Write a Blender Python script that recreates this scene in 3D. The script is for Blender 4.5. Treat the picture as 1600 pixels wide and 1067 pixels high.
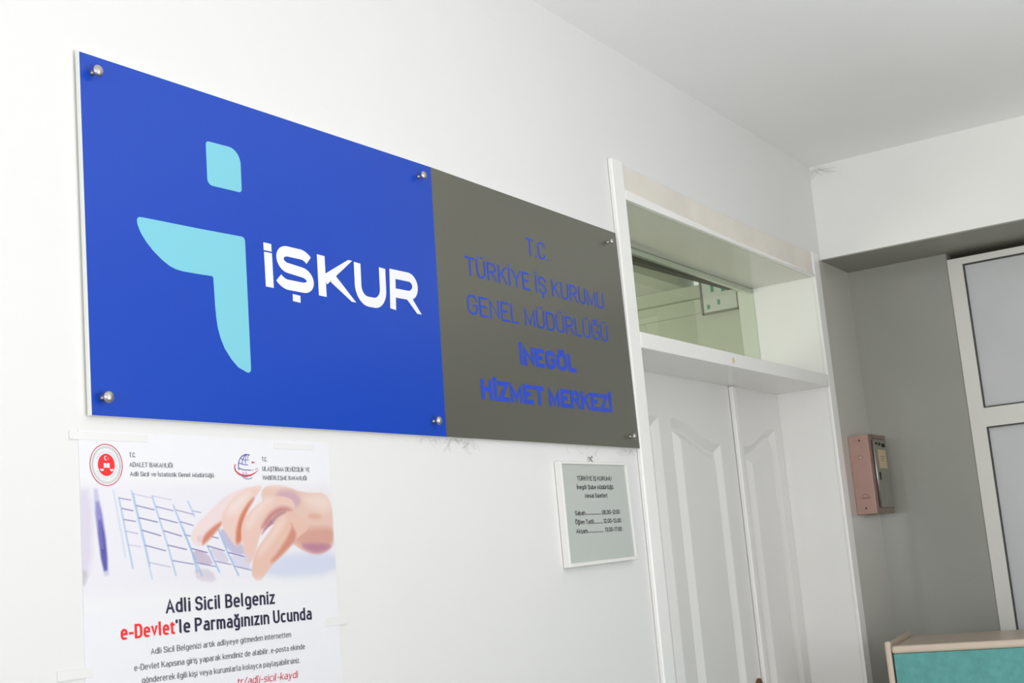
import bpy, bmesh, math, random
import numpy as np
from mathutils import Vector, Matrix

for _o in list(bpy.data.objects):
    bpy.data.objects.remove(_o)
SC = bpy.context.scene
COL = SC.collection

# ------------------------------------------------------------------ camera
cam = bpy.data.cameras.new('camera'); cam.sensor_width = 36.0; cam.lens = 45.93
cam.clip_start = 0.02
cam_ob = bpy.data.objects.new('camera', cam); COL.objects.link(cam_ob)
R_, U_, B_ = (0.537885, -0.838703, -0.085188), (-0.098632, -0.162966, 0.981689), (-0.837229, -0.519633, -0.17038)
cam_ob.matrix_world = Matrix(((R_[0], U_[0], B_[0], -1.1206), (R_[1], U_[1], B_[1], -1.3471),
                              (R_[2], U_[2], B_[2], 1.55), (0, 0, 0, 1)))
SC.camera = cam_ob

# ------------------------------------------------------------------ light
world = bpy.data.worlds.new('world'); world.use_nodes = True
world.node_tree.nodes['Background'].inputs[0].default_value = (0.9, 0.96, 1.0, 1)
world.node_tree.nodes['Background'].inputs[1].default_value = 1.0
SC.world = world

def area(name, loc, direction, sx, sy, power, color=(1, 1, 1)):
    l = bpy.data.lights.new(name, 'AREA'); l.shape = 'RECTANGLE'
    l.size = sx; l.size_y = sy; l.energy = power; l.color = color
    o = bpy.data.objects.new(name, l); COL.objects.link(o); o.location = loc
    o.rotation_euler = Vector(direction).to_track_quat('-Z', 'Y').to_euler()
    return o
area('window_daylight', (-2.93, -1.35, 1.65), (1, 0.05, -0.6), 1.5, 1.35, 38, (1.0, 0.99, 0.985))
area('side_fill', (0.9, -2.72, 1.6), (0, 1, 0), 1.45, 1.25, 20, (1.0, 0.995, 0.985))  # added fill lamp at the unseen side wall; its window is invented
area('ceiling_fill', (0.25, -2.1, 1.3), (0, 0, 1), 0.4, 0.4, 27, (1.0, 0.995, 0.985))  # added uplight out of view, brightens the ceiling
area('camera_flash', (-1.15, -1.45, 1.72), (0.84, 0.52, 0.17), 0.15, 0.15, 6.5, (1.0, 1.0, 1.0))
area('office_fill', (1.26, 2.0, 1.6), (1, -0.15, 0.15), 1.6, 1.2, 58, (1, 0.985, 0.95))  # added lamp to brighten the office behind the glass; no window there

SC.view_settings.view_transform = 'Standard'
SC.view_settings.look = 'None'
SC.view_settings.exposure = -0.12
SC.view_settings.gamma = 1.0
SC.view_settings.use_curve_mapping = False

# ------------------------------------------------------------------ materials
def lin(c):
    c = c / 255.0
    return c / 12.92 if c <= 0.04045 else ((c + 0.055) / 1.055) ** 2.4
def rgb(r, g, b):
    return (lin(r), lin(g), lin(b), 1)
def mat(name, col, rough=0.5, metal=0.0, spec=0.5, var=0.0, scale=6.0, bump=0.0, bscale=60.0, coat=0.0):
    m = bpy.data.materials.new(name); m.use_nodes = True
    nt = m.node_tree; p = nt.nodes['Principled BSDF']
    p.inputs['Base Color'].default_value = col
    p.inputs['Roughness'].default_value = rough
    p.inputs['Metallic'].default_value = metal
    p.inputs['Specular IOR Level'].default_value = spec
    p.inputs['Coat Weight'].default_value = coat
    p.inputs['Coat Roughness'].default_value = 0.08
    tc = nt.nodes.new('ShaderNodeTexCoord')
    if var:
        n = nt.nodes.new('ShaderNodeTexNoise'); n.inputs['Scale'].default_value = scale; n.inputs['Detail'].default_value = 5
        nt.links.new(tc.outputs['Object'], n.inputs['Vector'])
        r = nt.nodes.new('ShaderNodeValToRGB')
        lo = [max(0, v * (1 - var)) for v in col[:3]] + [1]; hi = [min(1, v * (1 + var)) for v in col[:3]] + [1]
        r.color_ramp.elements[0].position = 0.3; r.color_ramp.elements[0].color = lo
        r.color_ramp.elements[1].position = 0.7; r.color_ramp.elements[1].color = hi
        nt.links.new(n.outputs['Fac'], r.inputs['Fac']); nt.links.new(r.outputs['Color'], p.inputs['Base Color'])
    if bump:
        n2 = nt.nodes.new('ShaderNodeTexNoise'); n2.inputs['Scale'].default_value = bscale; n2.inputs['Detail'].default_value = 4
        nt.links.new(tc.outputs['Object'], n2.inputs['Vector'])
        b = nt.nodes.new('ShaderNodeBump'); b.inputs['Strength'].default_value = bump; b.inputs['Distance'].default_value = 0.004
        nt.links.new(n2.outputs['Fac'], b.inputs['Height']); nt.links.new(b.outputs['Normal'], p.inputs['Normal'])
    return m

M_WALL = mat('white_wall_paint', (0.77, 0.77, 0.762, 1), 0.55, spec=0.35, var=0.012, scale=2.5, bump=0.05, bscale=9)
M_CEIL = mat('ceiling_plaster', (0.95, 0.95, 0.945, 1), 0.8, spec=0.2, var=0.02, scale=3, bump=0.22, bscale=5)
M_BEAM = mat('beam_plaster', (0.88, 0.885, 0.86, 1), 0.7, spec=0.25, var=0.012, scale=4, bump=0.12, bscale=7)
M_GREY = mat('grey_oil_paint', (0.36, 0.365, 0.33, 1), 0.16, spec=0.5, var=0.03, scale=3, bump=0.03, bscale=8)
M_GREY2 = mat('lit_grey_oil_paint', (0.53, 0.52, 0.475, 1), 0.14, spec=0.8, var=0.03, scale=3, bump=0.03, bscale=8)  # same grey oil paint, lightened to stand in for light on this strip
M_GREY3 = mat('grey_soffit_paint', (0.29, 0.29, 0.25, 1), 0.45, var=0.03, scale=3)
M_FLOOR = mat('floor_tile', (0.26, 0.25, 0.23, 1), 0.3, var=0.15, scale=8)
M_TRIM = mat('white_gloss_paint', (0.88, 0.875, 0.855, 1), 0.22, spec=0.5, var=0.015, scale=4, bump=0.04, bscale=14)
M_TRIM2 = mat('shaded_gloss_paint', (0.66, 0.65, 0.60, 1), 0.14, spec=0.6, var=0.02, scale=5, bump=0.02, bscale=10)  # white gloss paint darkened so the head lining carries shade in its colour
M_DOOR = mat('white_door_paint', (0.82, 0.815, 0.795, 1), 0.3, spec=0.45, var=0.012, scale=5, bump=0.03, bscale=40)
M_CREAM = mat('cream_primer_paint', (0.77, 0.73, 0.66, 1), 0.5, var=0.05, scale=9, bump=0.1, bscale=15)
M_PVC = mat('white_plastic_profile', (0.78, 0.77, 0.73, 1), 0.35, var=0.015, scale=4)
M_PVCP = mat('pale_plastic_infill', (0.62, 0.63, 0.645, 1), 0.3, var=0.03, scale=5)
M_GASKET = mat('dark_rubber_gasket', rgb(70, 72, 66), 0.6)
M_DARK = mat('gap_shade', rgb(62, 58, 46), 0.8)  # dark colour standing in for shade inside gaps
M_BLUE = mat('blue_vinyl_film', rgb(20, 68, 180), 0.28, spec=0.4)
M_STEEL = mat('grey_metallic_film', rgb(128, 128, 118), 0.36, metal=0.75, spec=0.4)
M_SKY = mat('light_blue_vinyl', rgb(122, 199, 216), 0.4)
M_WHITEV = mat('white_vinyl', rgb(236, 236, 240), 0.4)
M_BLUET = mat('blue_letter_vinyl', rgb(30, 70, 198), 0.4)
M_EDGE = mat('pale_acrylic_edge', rgb(228, 231, 224), 0.3)
M_CHROME = mat('brushed_chrome', (0.50, 0.48, 0.46, 1), 0.38, metal=1.0)
M_PAPER = mat('glossy_poster_paper', rgb(231, 231, 236), 0.35, spec=0.3)
M_BLACK = mat('black_print', rgb(52, 52, 58), 0.5)
M_NAVY = mat('dark_navy_print', rgb(32, 26, 58), 0.5)
M_GREYP = mat('grey_print', rgb(88, 90, 98), 0.5)
M_RED = mat('red_print', rgb(238, 30, 38), 0.5)
M_CRIM = mat('crimson_print', rgb(205, 50, 72), 0.5)
M_RINGG = mat('pale_grey_green_print', rgb(150, 165, 155), 0.5)
M_GLOBE = mat('indigo_print', rgb(70, 80, 165), 0.5)
M_TAPE = mat('clear_tape', rgb(231, 231, 230), 0.25)
M_FRAME = mat('white_plastic_frame', (0.82, 0.815, 0.79, 1), 0.3)
M_NOTICE = mat('grey_green_notice_sheet', rgb(186, 192, 186), 0.12, spec=0.5, coat=0.4)
M_PINK = mat('pinkish_brown_metal_paint', rgb(180, 145, 135), 0.34, spec=0.5, var=0.05, scale=20)
M_BROWN = mat('brown_metal_paint', rgb(122, 100, 88), 0.4, var=0.06, scale=25)
M_GATE = mat('grey_hammered_door_paint', rgb(128, 126, 114), 0.4, var=0.05, scale=30)
M_LABEL = mat('beige_paper_label', rgb(198, 178, 146), 0.7)
M_HOLE = mat('black_hole', rgb(26, 18, 16), 0.8)
M_TEAL = mat('teal_fabric', rgb(106, 171, 168), 0.9, spec=0.1, var=0.11, scale=45, bump=0.25, bscale=300)
M_RAIL = mat('cream_plastic_rail', rgb(214, 198, 180), 0.35)
M_LEDGE = mat('beige_laminate', rgb(176, 158, 138), 0.3, var=0.04, scale=6)
M_BRASS = mat('brown_bronze', rgb(120, 88, 62), 0.4, metal=0.6)
M_STAIN = mat('yellow_paint_chip', rgb(214, 196, 140), 0.6)
M_WEB = mat('dusty_cobweb', rgb(168, 168, 165), 0.9)
M_GREENP = mat('green_print', rgb(60, 160, 130), 0.6)
M_SHEET = mat('white_notice_sheet', rgb(222, 224, 222), 0.5)
M_BACK = mat('back_room_paint', (0.62, 0.64, 0.55, 1), 0.6, var=0.02)

def glass_mat():
    m = bpy.data.materials.new('greenish_window_glass'); m.use_nodes = True
    nt = m.node_tree; nt.nodes.remove(nt.nodes['Principled BSDF']); out = nt.nodes['Material Output']
    t = nt.nodes.new('ShaderNodeBsdfTransparent'); t.inputs[0].default_value = (0.84, 0.88, 0.81, 1)
    g = nt.nodes.new('ShaderNodeBsdfGlossy'); g.inputs['Roughness'].default_value = 0.02
    fr = nt.nodes.new('ShaderNodeFresnel'); fr.inputs['IOR'].default_value = 1.5
    mx = nt.nodes.new('ShaderNodeMixShader')
    ge = nt.nodes.new('ShaderNodeNewGeometry'); mu = nt.nodes.new('ShaderNodeMath'); mu.operation = 'SUBTRACT'; mu.use_clamp = True
    nt.links.new(fr.outputs[0], mu.inputs[0]); nt.links.new(ge.outputs['Backfacing'], mu.inputs[1])   # reflect at the outer face only
    nt.links.new(mu.outputs[0], mx.inputs[0]); nt.links.new(t.outputs[0], mx.inputs[1]); nt.links.new(g.outputs[0], mx.inputs[2])
    nt.links.new(mx.outputs[0], out.inputs['Surface'])
    return m
M_GLASS = glass_mat()

# ------------------------------------------------------------------ mesh helpers
class MB:
    def __init__(self): self.v = []; self.f = []
    def add(self, vs, fs):
        b = len(self.v); self.v += [tuple(map(float, p)) for p in vs]; self.f += [tuple(b + i for i in f) for f in fs]; return self
    def box(self, x0, x1, y0, y1, z0, z1):
        return self.hexa([(x0, y0, z0), (x1, y0, z0), (x1, y1, z0), (x0, y1, z0)], [(x0, y0, z1), (x1, y0, z1), (x1, y1, z1), (x0, y1, z1)])
    def hexa(self, lo, hi):
        return self.add(list(lo) + list(hi), [(3, 2, 1, 0), (4, 5, 6, 7), (0, 1, 5, 4), (1, 2, 6, 5), (2, 3, 7, 6), (3, 0, 4, 7)])
    def prism(self, pts, y0, y1):            # polygon in (x, z), y0 = front (towards the corridor)
        n = len(pts)
        a = sum(pts[i][0] * pts[(i + 1) % n][1] - pts[(i + 1) % n][0] * pts[i][1] for i in range(n))
        if a < 0: pts = pts[::-1]
        vs = [(p[0], y0, p[1]) for p in pts] + [(p[0], y1, p[1]) for p in pts]
        return self.add(vs, [tuple(range(n)), tuple(range(2 * n - 1, n - 1, -1))] + [(i, n + i, n + (i + 1) % n, (i + 1) % n) for i in range(n)])
    def flat(self, pts, y):
        n = len(pts)
        a = sum(pts[i][0] * pts[(i + 1) % n][1] - pts[(i + 1) % n][0] * pts[i][1] for i in range(n))
        if a < 0: pts = pts[::-1]
        return self.add([(p[0], y, p[1]) for p in pts], [tuple(range(n))])
    def tube(self, pts, r, n=8):
        pts = [Vector(p) for p in pts]; rings = []
        for i, p in enumerate(pts):
            d = (pts[min(i + 1, len(pts) - 1)] - pts[max(i - 1, 0)]).normalized()
            a = d.cross(Vector((0, 0, 1)) if abs(d.z) < 0.9 else Vector((1, 0, 0))).normalized(); b = d.cross(a)
            rings.append([p + (a * math.cos(2 * math.pi * k / n) + b * math.sin(2 * math.pi * k / n)) * r for k in range(n)])
        vs = [q for ring in rings for q in ring]; fs = []
        for i in range(len(pts) - 1):
            for k in range(n):
                fs.append((i * n + k, i * n + (k + 1) % n, (i + 1) * n + (k + 1) % n, (i + 1) * n + k))
        fs.append(tuple(range(n - 1, -1, -1))); fs.append(tuple((len(pts) - 1) * n + k for k in range(n)))
        return self.add(vs, fs)
    def lathe_y(self, cx, cz, prof, n=24):   # profile [(radius, y)], axis along y
        vs = []; fs = []
        for (r, y) in prof:
            for k in range(n): vs.append((cx + r * math.cos(2 * math.pi * k / n), y, cz + r * math.sin(2 * math.pi * k / n)))
        for i in range(len(prof) - 1):
            for k in range(n): fs.append((i * n + k, i * n + (k + 1) % n, (i + 1) * n + (k + 1) % n, (i + 1) * n + k))
        fs.append(tuple(range(n - 1, -1, -1))); fs.append(tuple((len(prof) - 1) * n + k for k in range(n)))
        return self.add(vs, fs)

def obj(name, mb, m, parent=None, bevel=0.0, smooth=False, rot=None):
    """one mesh object; a child's vertices are moved into its root's frame"""
    me = bpy.data.meshes.new(name)
    off = Vector((0, 0, 0)); p = parent
    while p is not None: off += p.location; p = p.parent
    me.from_pydata([(v[0] - off.x, v[1] - off.y, v[2] - off.z) for v in mb.v], [], mb.f)
    bm = bmesh.new(); bm.from_mesh(me)
    bmesh.ops.recalc_face_normals(bm, faces=bm.faces) if smooth != 'keep' else None
    bm.to_mesh(me); bm.free()
    me.materials.append(m)
    o = bpy.data.objects.new(name, me); COL.objects.link(o)
    if parent is not None: o.parent = parent
    if bevel:
        b = o.modifiers.new('bevel', 'BEVEL'); b.width = bevel; b.segments = 3; b.limit_method = 'ANGLE'; b.angle_limit = math.radians(40)
    if smooth is True:
        for f in me.polygons: f.use_smooth = True
    return o
def root(name, loc):
    o = bpy.data.objects.new(name, None); COL.objects.link(o); o.location = loc; o.empty_display_size = 0.05
    return o
def tag(o, label, cat, group=None):
    o['label'] = label; o['category'] = cat
    if group: o['group'] = group
    return o
def struct(o, label=None):
    o['kind'] = 'structure'
    if label: o['label'] = label
    return o

# ------------------------------------------------------------------ stroke lettering
# glyph = (width, strokes); stroke = points (x, y[, corner radius]); cap height 1
def O_(w, y0, y1, r=.28): return [(w / 2, y1), (w, y1, r), (w, y0, r), (0, y0, r), (0, y1, r), (w / 2, y1)]
DOT = lambda x, y: [(x - .001, y), (x + .001, y)]
X = .70
G = {
 'A': (.60, [[(0, 0), (.30, 1), (.60, 0)], [(.10, .30), (.50, .30)]]),
 'B': (.54, [[(0, .52), (.51, .52, .25), (.51, 1, .25), (0, 1), (0, 0), (.54, 0, .26), (.54, .52, .26), (.2, .52)]]),
 'C': (.56, [[(.56, .72), (.56, 1, .27), (0, 1, .27), (0, 0, .27), (.56, 0, .27), (.56, .28)]]),
 'D': (.56, [[(0, 0), (0, 1), (.56, 1, .3), (.56, 0, .3), (0, 0)]]),
 'E': (.48, [[(.48, 1), (0, 1), (0, 0), (.48, 0)], [(0, .52), (.43, .52)]]),
 'G': (.58, [[(.58, .72), (.58, 1, .28), (0, 1, .28), (0, 0, .28), (.58, 0, .28), (.58, .48), (.32, .48)]]),
 'H': (.55, [[(0, 0), (0, 1)], [(.55, 0), (.55, 1)], [(0, .52), (.55, .52)]]),
 'I': (0, [[(0, 0), (0, 1)]]),
 'K': (.56, [[(0, 0), (0, 1)], [(.54, 1), (.02, .38)], [(.2, .58), (.56, 0)]]),
 'L': (.44, [[(0, 1), (0, 0), (.44, 0)]]),
 'M': (.68, [[(0, 0), (0, 1), (.34, .06), (.68, 1), (.68, 0)]]),
 'N': (.56, [[(0, 0), (0, 1), (.56, 0), (.56, 1)]]),
 'O': (.60, [O_(.60, 0, 1)]),
 'P': (.53, [[(0, 0), (0, 1), (.53, 1, .26), (.53, .47, .26), (0, .47)]]),
 'R': (.56, [[(0, 0), (0, 1), (.54, 1, .26), (.54, .48, .26), (0, .48)], [(.3, .48), (.56, 0)]]),
 'S': (.54, [[(.54, .74), (.54, 1, .26), (0, 1, .26), (0, .53, .24), (.54, .50, .24), (.54, 0, .26), (0, 0, .26), (0, .26)]]),
 'T': (.54, [[(0, 1), (.54, 1)], [(.27, 1), (.27, 0)]]),
 'U': (.55, [[(0, 1), (0, 0, .28), (.55, 0, .28), (.55, 1)]]),
 'V': (.58, [[(0, 1), (.29, 0), (.58, 1)]]),
 'Y': (.60, [[(0, 1), (.30, .45), (.60, 1)], [(.30, .45), (.30, 0)]]),
 'Z': (.52, [[(0, 1), (.52, 1), (0, 0), (.52, 0)]]),
 'a': (.44, [[(.04, .64), (.2, X, .0), (.44, X, .2), (.44, 0)], [(.44, .40), (0, .42, .2), (0, 0, .2), (.44, .02)]]),
 'b': (.46, [[(0, 1), (0, 0)], O_(.46, 0, X, .24)]),
 'c': (.40, [[(.42, .62), (.36, X, .1), (0, X, .24), (0, 0, .24), (.36, 0, .1), (.42, .08)]]),
 'd': (.46, [[(.46, 1), (.46, 0)], O_(.46, 0, X, .24)]),
 'e': (.46, [[(0, .36), (.46, .36), (.46, X, .23), (0, X, .23), (0, 0, .24), (.4, 0, .1), (.44, .06)]]),
 'g': (.46, [[(.46, X), (.46, -.28, .22), (.08, -.28, .1), (.04, -.22)], O_(.46, 0, X, .24)]),
 'h': (.44, [[(0, 1), (0, 0)], [(0, .46), (.0, X, .2), (.44, X, .2), (.44, 0)]]),
 'i': (0, [[(0, X), (0, 0)], DOT(0, .95)]),
 'k': (.42, [[(0, 1), (0, 0)], [(.40, X), (.02, .26)], [(.14, .40), (.42, 0)]]),
 'l': (.08, [[(0, 1), (0, 0, .08), (.1, 0)]]),
 'm': (.72, [[(0, X), (0, 0)], [(0, .46), (0, X, .18), (.36, X, .18), (.36, 0)], [(.36, .46), (.36, X, .18), (.72, X, .18), (.72, 0)]]),
 'n': (.44, [[(0, X), (0, 0)], [(0, .46), (0, X, .2), (.44, X, .2), (.44, 0)]]),
 'o': (.46, [O_(.46, 0, X, .24)]),
 'p': (.46, [[(0, X), (0, -.28)], O_(.46, 0, X, .24)]),
 'r': (.26, [[(0, X), (0, 0)], [(0, .44), (0, X, .2), (.26, X)]]),
 's': (.38, [[(.38, .60), (.34, X, .1), (0, X, .18), (0, .37, .17), (.38, .35, .17), (.38, 0, .18), (.04, 0, .1), (0, .09)]]),
 't': (.24, [[(.08, .92), (.08, 0, .1), (.24, 0)], [(0, X), (.24, X)]]),
 'u': (.44, [[(0, X), (0, 0, .2), (.44, 0, .2), (.44, .24)], [(.44, X), (.44, 0)]]),
 'v': (.42, [[(0, X), (.21, 0), (.42, X)]]),
 'y': (.44, [[(0, X), (.22, 0)], [(.44, X), (.22, 0), (.13, -.28, .05), (.0, -.28)]]),
 'z': (.38, [[(0, X), (.38, X), (0, 0), (.38, 0)]]),
 '0': (.50, [O_(.50, 0, 1, .25)]),
 '1': (.24, [[(0, .78), (.24, 1), (.24, 0)]]),
 '2': (.48, [[(0, .72), (0, 1, .24), (.48, 1, .24), (.48, .58, .2), (0, .1, .05), (0, 0), (.48, 0)]]),
 '3': (.48, [[(0, .76), (0, 1, .23), (.47, 1, .23), (.47, .53, .22), (.16, .53)], [(.2, .53), (.49, .53, .23), (.49, 0, .24), (0, 0, .24), (0, .24)]]),
 '7': (.48, [[(0, 1), (.48, 1), (.16, 0)]]),
 '8': (.50, [O_(.47, .54, 1, .22), O_(.50, 0, .54, .24)]),
 '.': (0, [DOT(0, 0)]), ':': (0, [DOT(0, .05), DOT(0, .6)]), "'": (0, [[(0, 1), (0, .78)]]),
 '-': (.24, [[(0, .38), (.24, .38)]]), '/': (.34, [[(0, -.05), (.34, 1.05)]]),
}
def _comp(base, extra): w, s = G[base]; return (w, s + extra(w))
CED = lambda w: [[(w / 2, -.02), (w / 2, -.12), (w / 2 + .07, -.20, .05), (w / 2 - .08, -.27)]]
for _u in 'UO':
    G['Ü' if _u == 'U' else 'Ö'] = _comp(_u, lambda w: [DOT(w * .28, 1.2), DOT(w * .72, 1.2)])
G['İ'] = _comp('I', lambda w: [DOT(0, 1.22)])
G['Ğ'] = _comp('G', lambda w: [[(w * .25, 1.27), (w * .27, 1.14, .08), (w * .73, 1.14, .08), (w * .75, 1.27)]])
G['Ş'] = _comp('S', CED); G['ş'] = _comp('s', CED); G['ç'] = _comp('c', CED)
G['ü'] = _comp('u', lambda w: [DOT(w * .25, .93), DOT(w * .75, .93)])
G['ö'] = _comp('o', lambda w: [DOT(w * .25, .93), DOT(w * .75, .93)])
G['ğ'] = _comp('g', lambda w: [[(w * .2, 1.0), (w * .24, .88, .08), (w * .76, .88, .08), (w * .8, 1.0)]])
G['ı'] = (0, [[(0, X), (0, 0)]])

def fillet(pts, n=7):
    out = []
    for i, p in enumerate(pts):
        r = p[2] if len(p) > 2 else 0
        if r <= 0 or i in (0, len(pts) - 1): out.append((p[0], p[1])); continue
        a, b = pts[i - 1], pts[i + 1]; P = Vector(p[:2]); A = Vector(a[:2]) - P; B = Vector(b[:2]) - P
        # leave room for the neighbour's own corner
        la = A.length / (2 if (len(a) > 2 and a[2] > 0 and 0 < i - 1) else 1); lb = B.length / (2 if (len(b) > 2 and b[2] > 0 and i + 1 < len(pts) - 1) else 1)
        ra, rb = min(r, la), min(r, lb)
        s, e = P + A.normalized() * ra, P + B.normalized() * rb
        for k in range(n + 1):
            t = k / n; kk = .5523
            c1, c2 = s.lerp(P, kk), e.lerp(P, kk)
            q = s * (1 - t) ** 3 + c1 * 3 * t * (1 - t) ** 2 + c2 * 3 * t * t * (1 - t) + e * t ** 3
            if not out or (Vector(out[-1]) - q).length > 1e-5: out.append((q.x, q.y))
    return out
def stroke(mb, pts, w, y):
    """flat ribbon of width w along pts (x, z) in the plane y, mitred"""
    P = [Vector(p) for p in pts]; P = [p for i, p in enumerate(P) if i == 0 or (p - P[i - 1]).length > 1e-7]
    if len(P) < 2: return
    L = []; Rr = []; closed = (P[0] - P[-1]).length < 1e-6
    for i, p in enumerate(P):
        pa = P[i - 1] if i > 0 else (P[-2] if closed else None); pb = P[i + 1] if i < len(P) - 1 else (P[1] if closed else None)
        da = (p - pa).normalized() if pa is not None else None; db = (pb - p).normalized() if pb is not None else None
        if da is None: da = db
        if db is None: db = da
        n1 = Vector((-da.y, da.x)); n2 = Vector((-db.y, db.x)); m = n1 + n2
        m = n1 if m.length < 1e-6 else m.normalized()
        k = min(1 / max(m.dot(n1), .05), 2.6)
        L.append(p + m * k * w / 2); Rr.append(p - m * k * w / 2)
    n = len(P)
    mb.add([(q.x, y - 3e-6 * i, q.y) for i, q in enumerate(L)] + [(q.x, y - 3e-6 * i, q.y) for i, q in enumerate(Rr)], [(i, n + i, n + i + 1, i + 1) for i in range(n - 1)])
def clampz(mb, i0, lo, hi):
    for i in range(i0, len(mb.v)):
        x, y, z = mb.v[i]; mb.v[i] = (x, y, min(max(z, lo), hi))
def extend(q, line, w, gw):
    """run slanted stroke ends past the cap line or baseline; they are trimmed flat afterwards"""
    q = [Vector(p) for p in q]
    for e, n, src in ((0, 1, line[0]), (-1, -2, line[-1])):
        d = q[e] - q[n]
        if d.length < 1e-7: continue
        if abs(d.y) > .25 * d.length and abs(d.x) > .08 * d.length and src[1] in (0, 1, X): q[e] = q[e] + d.normalized() * w * .8
        elif abs(d.x) <= .08 * d.length and src[1] in (0, 1, X): q[e] = q[e] + d.normalized() * w * .5
        elif abs(d.y) <= .25 * d.length and (abs(src[0]) < .02 or abs(src[0] - gw) < .02): q[e] = q[e] + d.normalized() * w * .5
    return [(p.x, p.y) for p in q]
def text(mb, s, x0, x1, z0, cap, w, y, z1=None, gap=.13, space=.34, slant=0.0, ax=1.3):
    """lay the string s from x0 to x1, baseline z0 (left) to z1 (right); upright stems are ax times as wide as bars"""
    z1 = z0 if z1 is None else z1; L = (x1 - x0) / ax
    tot = 0.0; fix = 0.0
    for i, c in enumerate(s):
        if c == ' ': tot += space; continue
        tot += G[c][0]; fix += w
        if i + 1 < len(s): tot += gap
    sx = (L - fix) / tot; x = 0.0; k = 0; b0 = len(mb.v)
    for i, c in enumerate(s):
        if c == ' ': x += space * sx; continue
        gw, st = G[c]
        for line in st:
            q = [(a * sx + x + w / 2, p * (cap - w) + w / 2) for a, p in fillet(line)]
            dot = len(line) == 2 and abs(line[1][0] - line[0][0]) < .003 and line[0][1] == line[1][1]
            if dot:
                cx, cz = (q[0][0] + q[1][0]) / 2, q[0][1]; q = [(cx - w * .52, cz), (cx + w * .52, cz)]
            ys = [p[1] for p in line]; v0 = len(mb.v)
            if not dot and min(ys) >= 0 and max(ys) <= 1: q = extend(q, line, w, gw)
            stroke(mb, q, w, y - 6e-5 * (k % 3)); k += 1
            if not dot and min(ys) >= 0 and max(ys) <= 1:
                lo = 0 if min(ys) == 0 else -1; hi = cap if max(ys) == 1 else ((X * (cap - w) + w) if max(ys) == X else 9)
                clampz(mb, v0, lo, hi)
        x += gw * sx + w + gap * sx
    for i in range(b0, len(mb.v)):
        a, yy, z = mb.v[i]; a = a + slant * z
        mb.v[i] = (x0 + a * ax, yy, z0 + z + (z1 - z0) * a / L)
LAYER = [0]
def line(name, m, parent, s, *a, **k):
    b = MB(); text(b, s, *a, **k); return obj(name, b, m, parent)
def circle(cx, cz, r, n=40, rz=None): return [(cx + r * math.cos(2 * math.pi * k / n), cz + (rz or r) * math.sin(2 * math.pi * k / n)) for k in range(n)]
def ring(mb, cx, cz, rx, rz, w, y, n=48):
    p = circle(cx, cz, rx, n, rz); stroke(mb, p + [p[0]], w, y)
# ================================================================== the setting
CEIL = 2.784; XB = 3.0263; XW = 3.3038; ZB = 2.4617; XL = -3.0; YO = -2.75
DL, DR, DH, YD = 1.601, 2.9133, 2.39, 0.1664
b = MB(); b.box(XL, DL - .02, 0, .26, 0, CEIL); b.box(DL - .02, DR + .02, 0, .26, DH + .02, CEIL); b.box(DR + .02, XB, 0, .26, ZB, CEIL)
struct(obj('wall_left', b, M_WALL), 'white painted corridor wall carrying the blue and grey sign')
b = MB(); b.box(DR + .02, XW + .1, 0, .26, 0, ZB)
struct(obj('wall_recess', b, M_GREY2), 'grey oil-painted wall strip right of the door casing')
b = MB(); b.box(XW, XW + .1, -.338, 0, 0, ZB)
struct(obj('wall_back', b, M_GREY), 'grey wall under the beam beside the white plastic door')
b = MB(); b.box(XB, XW + .12, YO, .26, ZB + .004, CEIL)
struct(obj('wall_beam', b, M_BEAM), 'white ceiling beam crossing the corridor')
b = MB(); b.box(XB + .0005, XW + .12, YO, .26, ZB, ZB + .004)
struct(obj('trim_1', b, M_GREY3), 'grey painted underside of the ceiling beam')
b = MB(); b.box(XL - .1, XW + .3, YO - .1, 0, -.1, 0)
struct(obj('floor', b, M_FLOOR))
b = MB(); b.box(XL - .1, XB + .1, YO - .1, .26, CEIL, CEIL + .1)
struct(obj('ceiling', b, M_CEIL), 'white plaster ceiling')
b = MB(); b.box(XL, .15, YO - .1, YO, 0, CEIL); b.box(1.65, XW + .3, YO - .1, YO, 0, CEIL); b.box(.15, 1.65, YO - .1, YO, 0, .95); b.box(.15, 1.65, YO - .1, YO, 2.25, CEIL)
struct(obj('wall_right', b, M_WALL))
b = MB(); b.box(XL - .1, XL, YO, .26, 0, .95); b.box(XL - .1, XL, YO, .26, 2.35, CEIL); b.box(XL - .1, XL, YO, -2.12, .95, 2.35); b.box(XL - .1, XL, -.58, .26, .95, 2.35)
struct(obj('wall_front', b, M_WALL))

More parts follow.
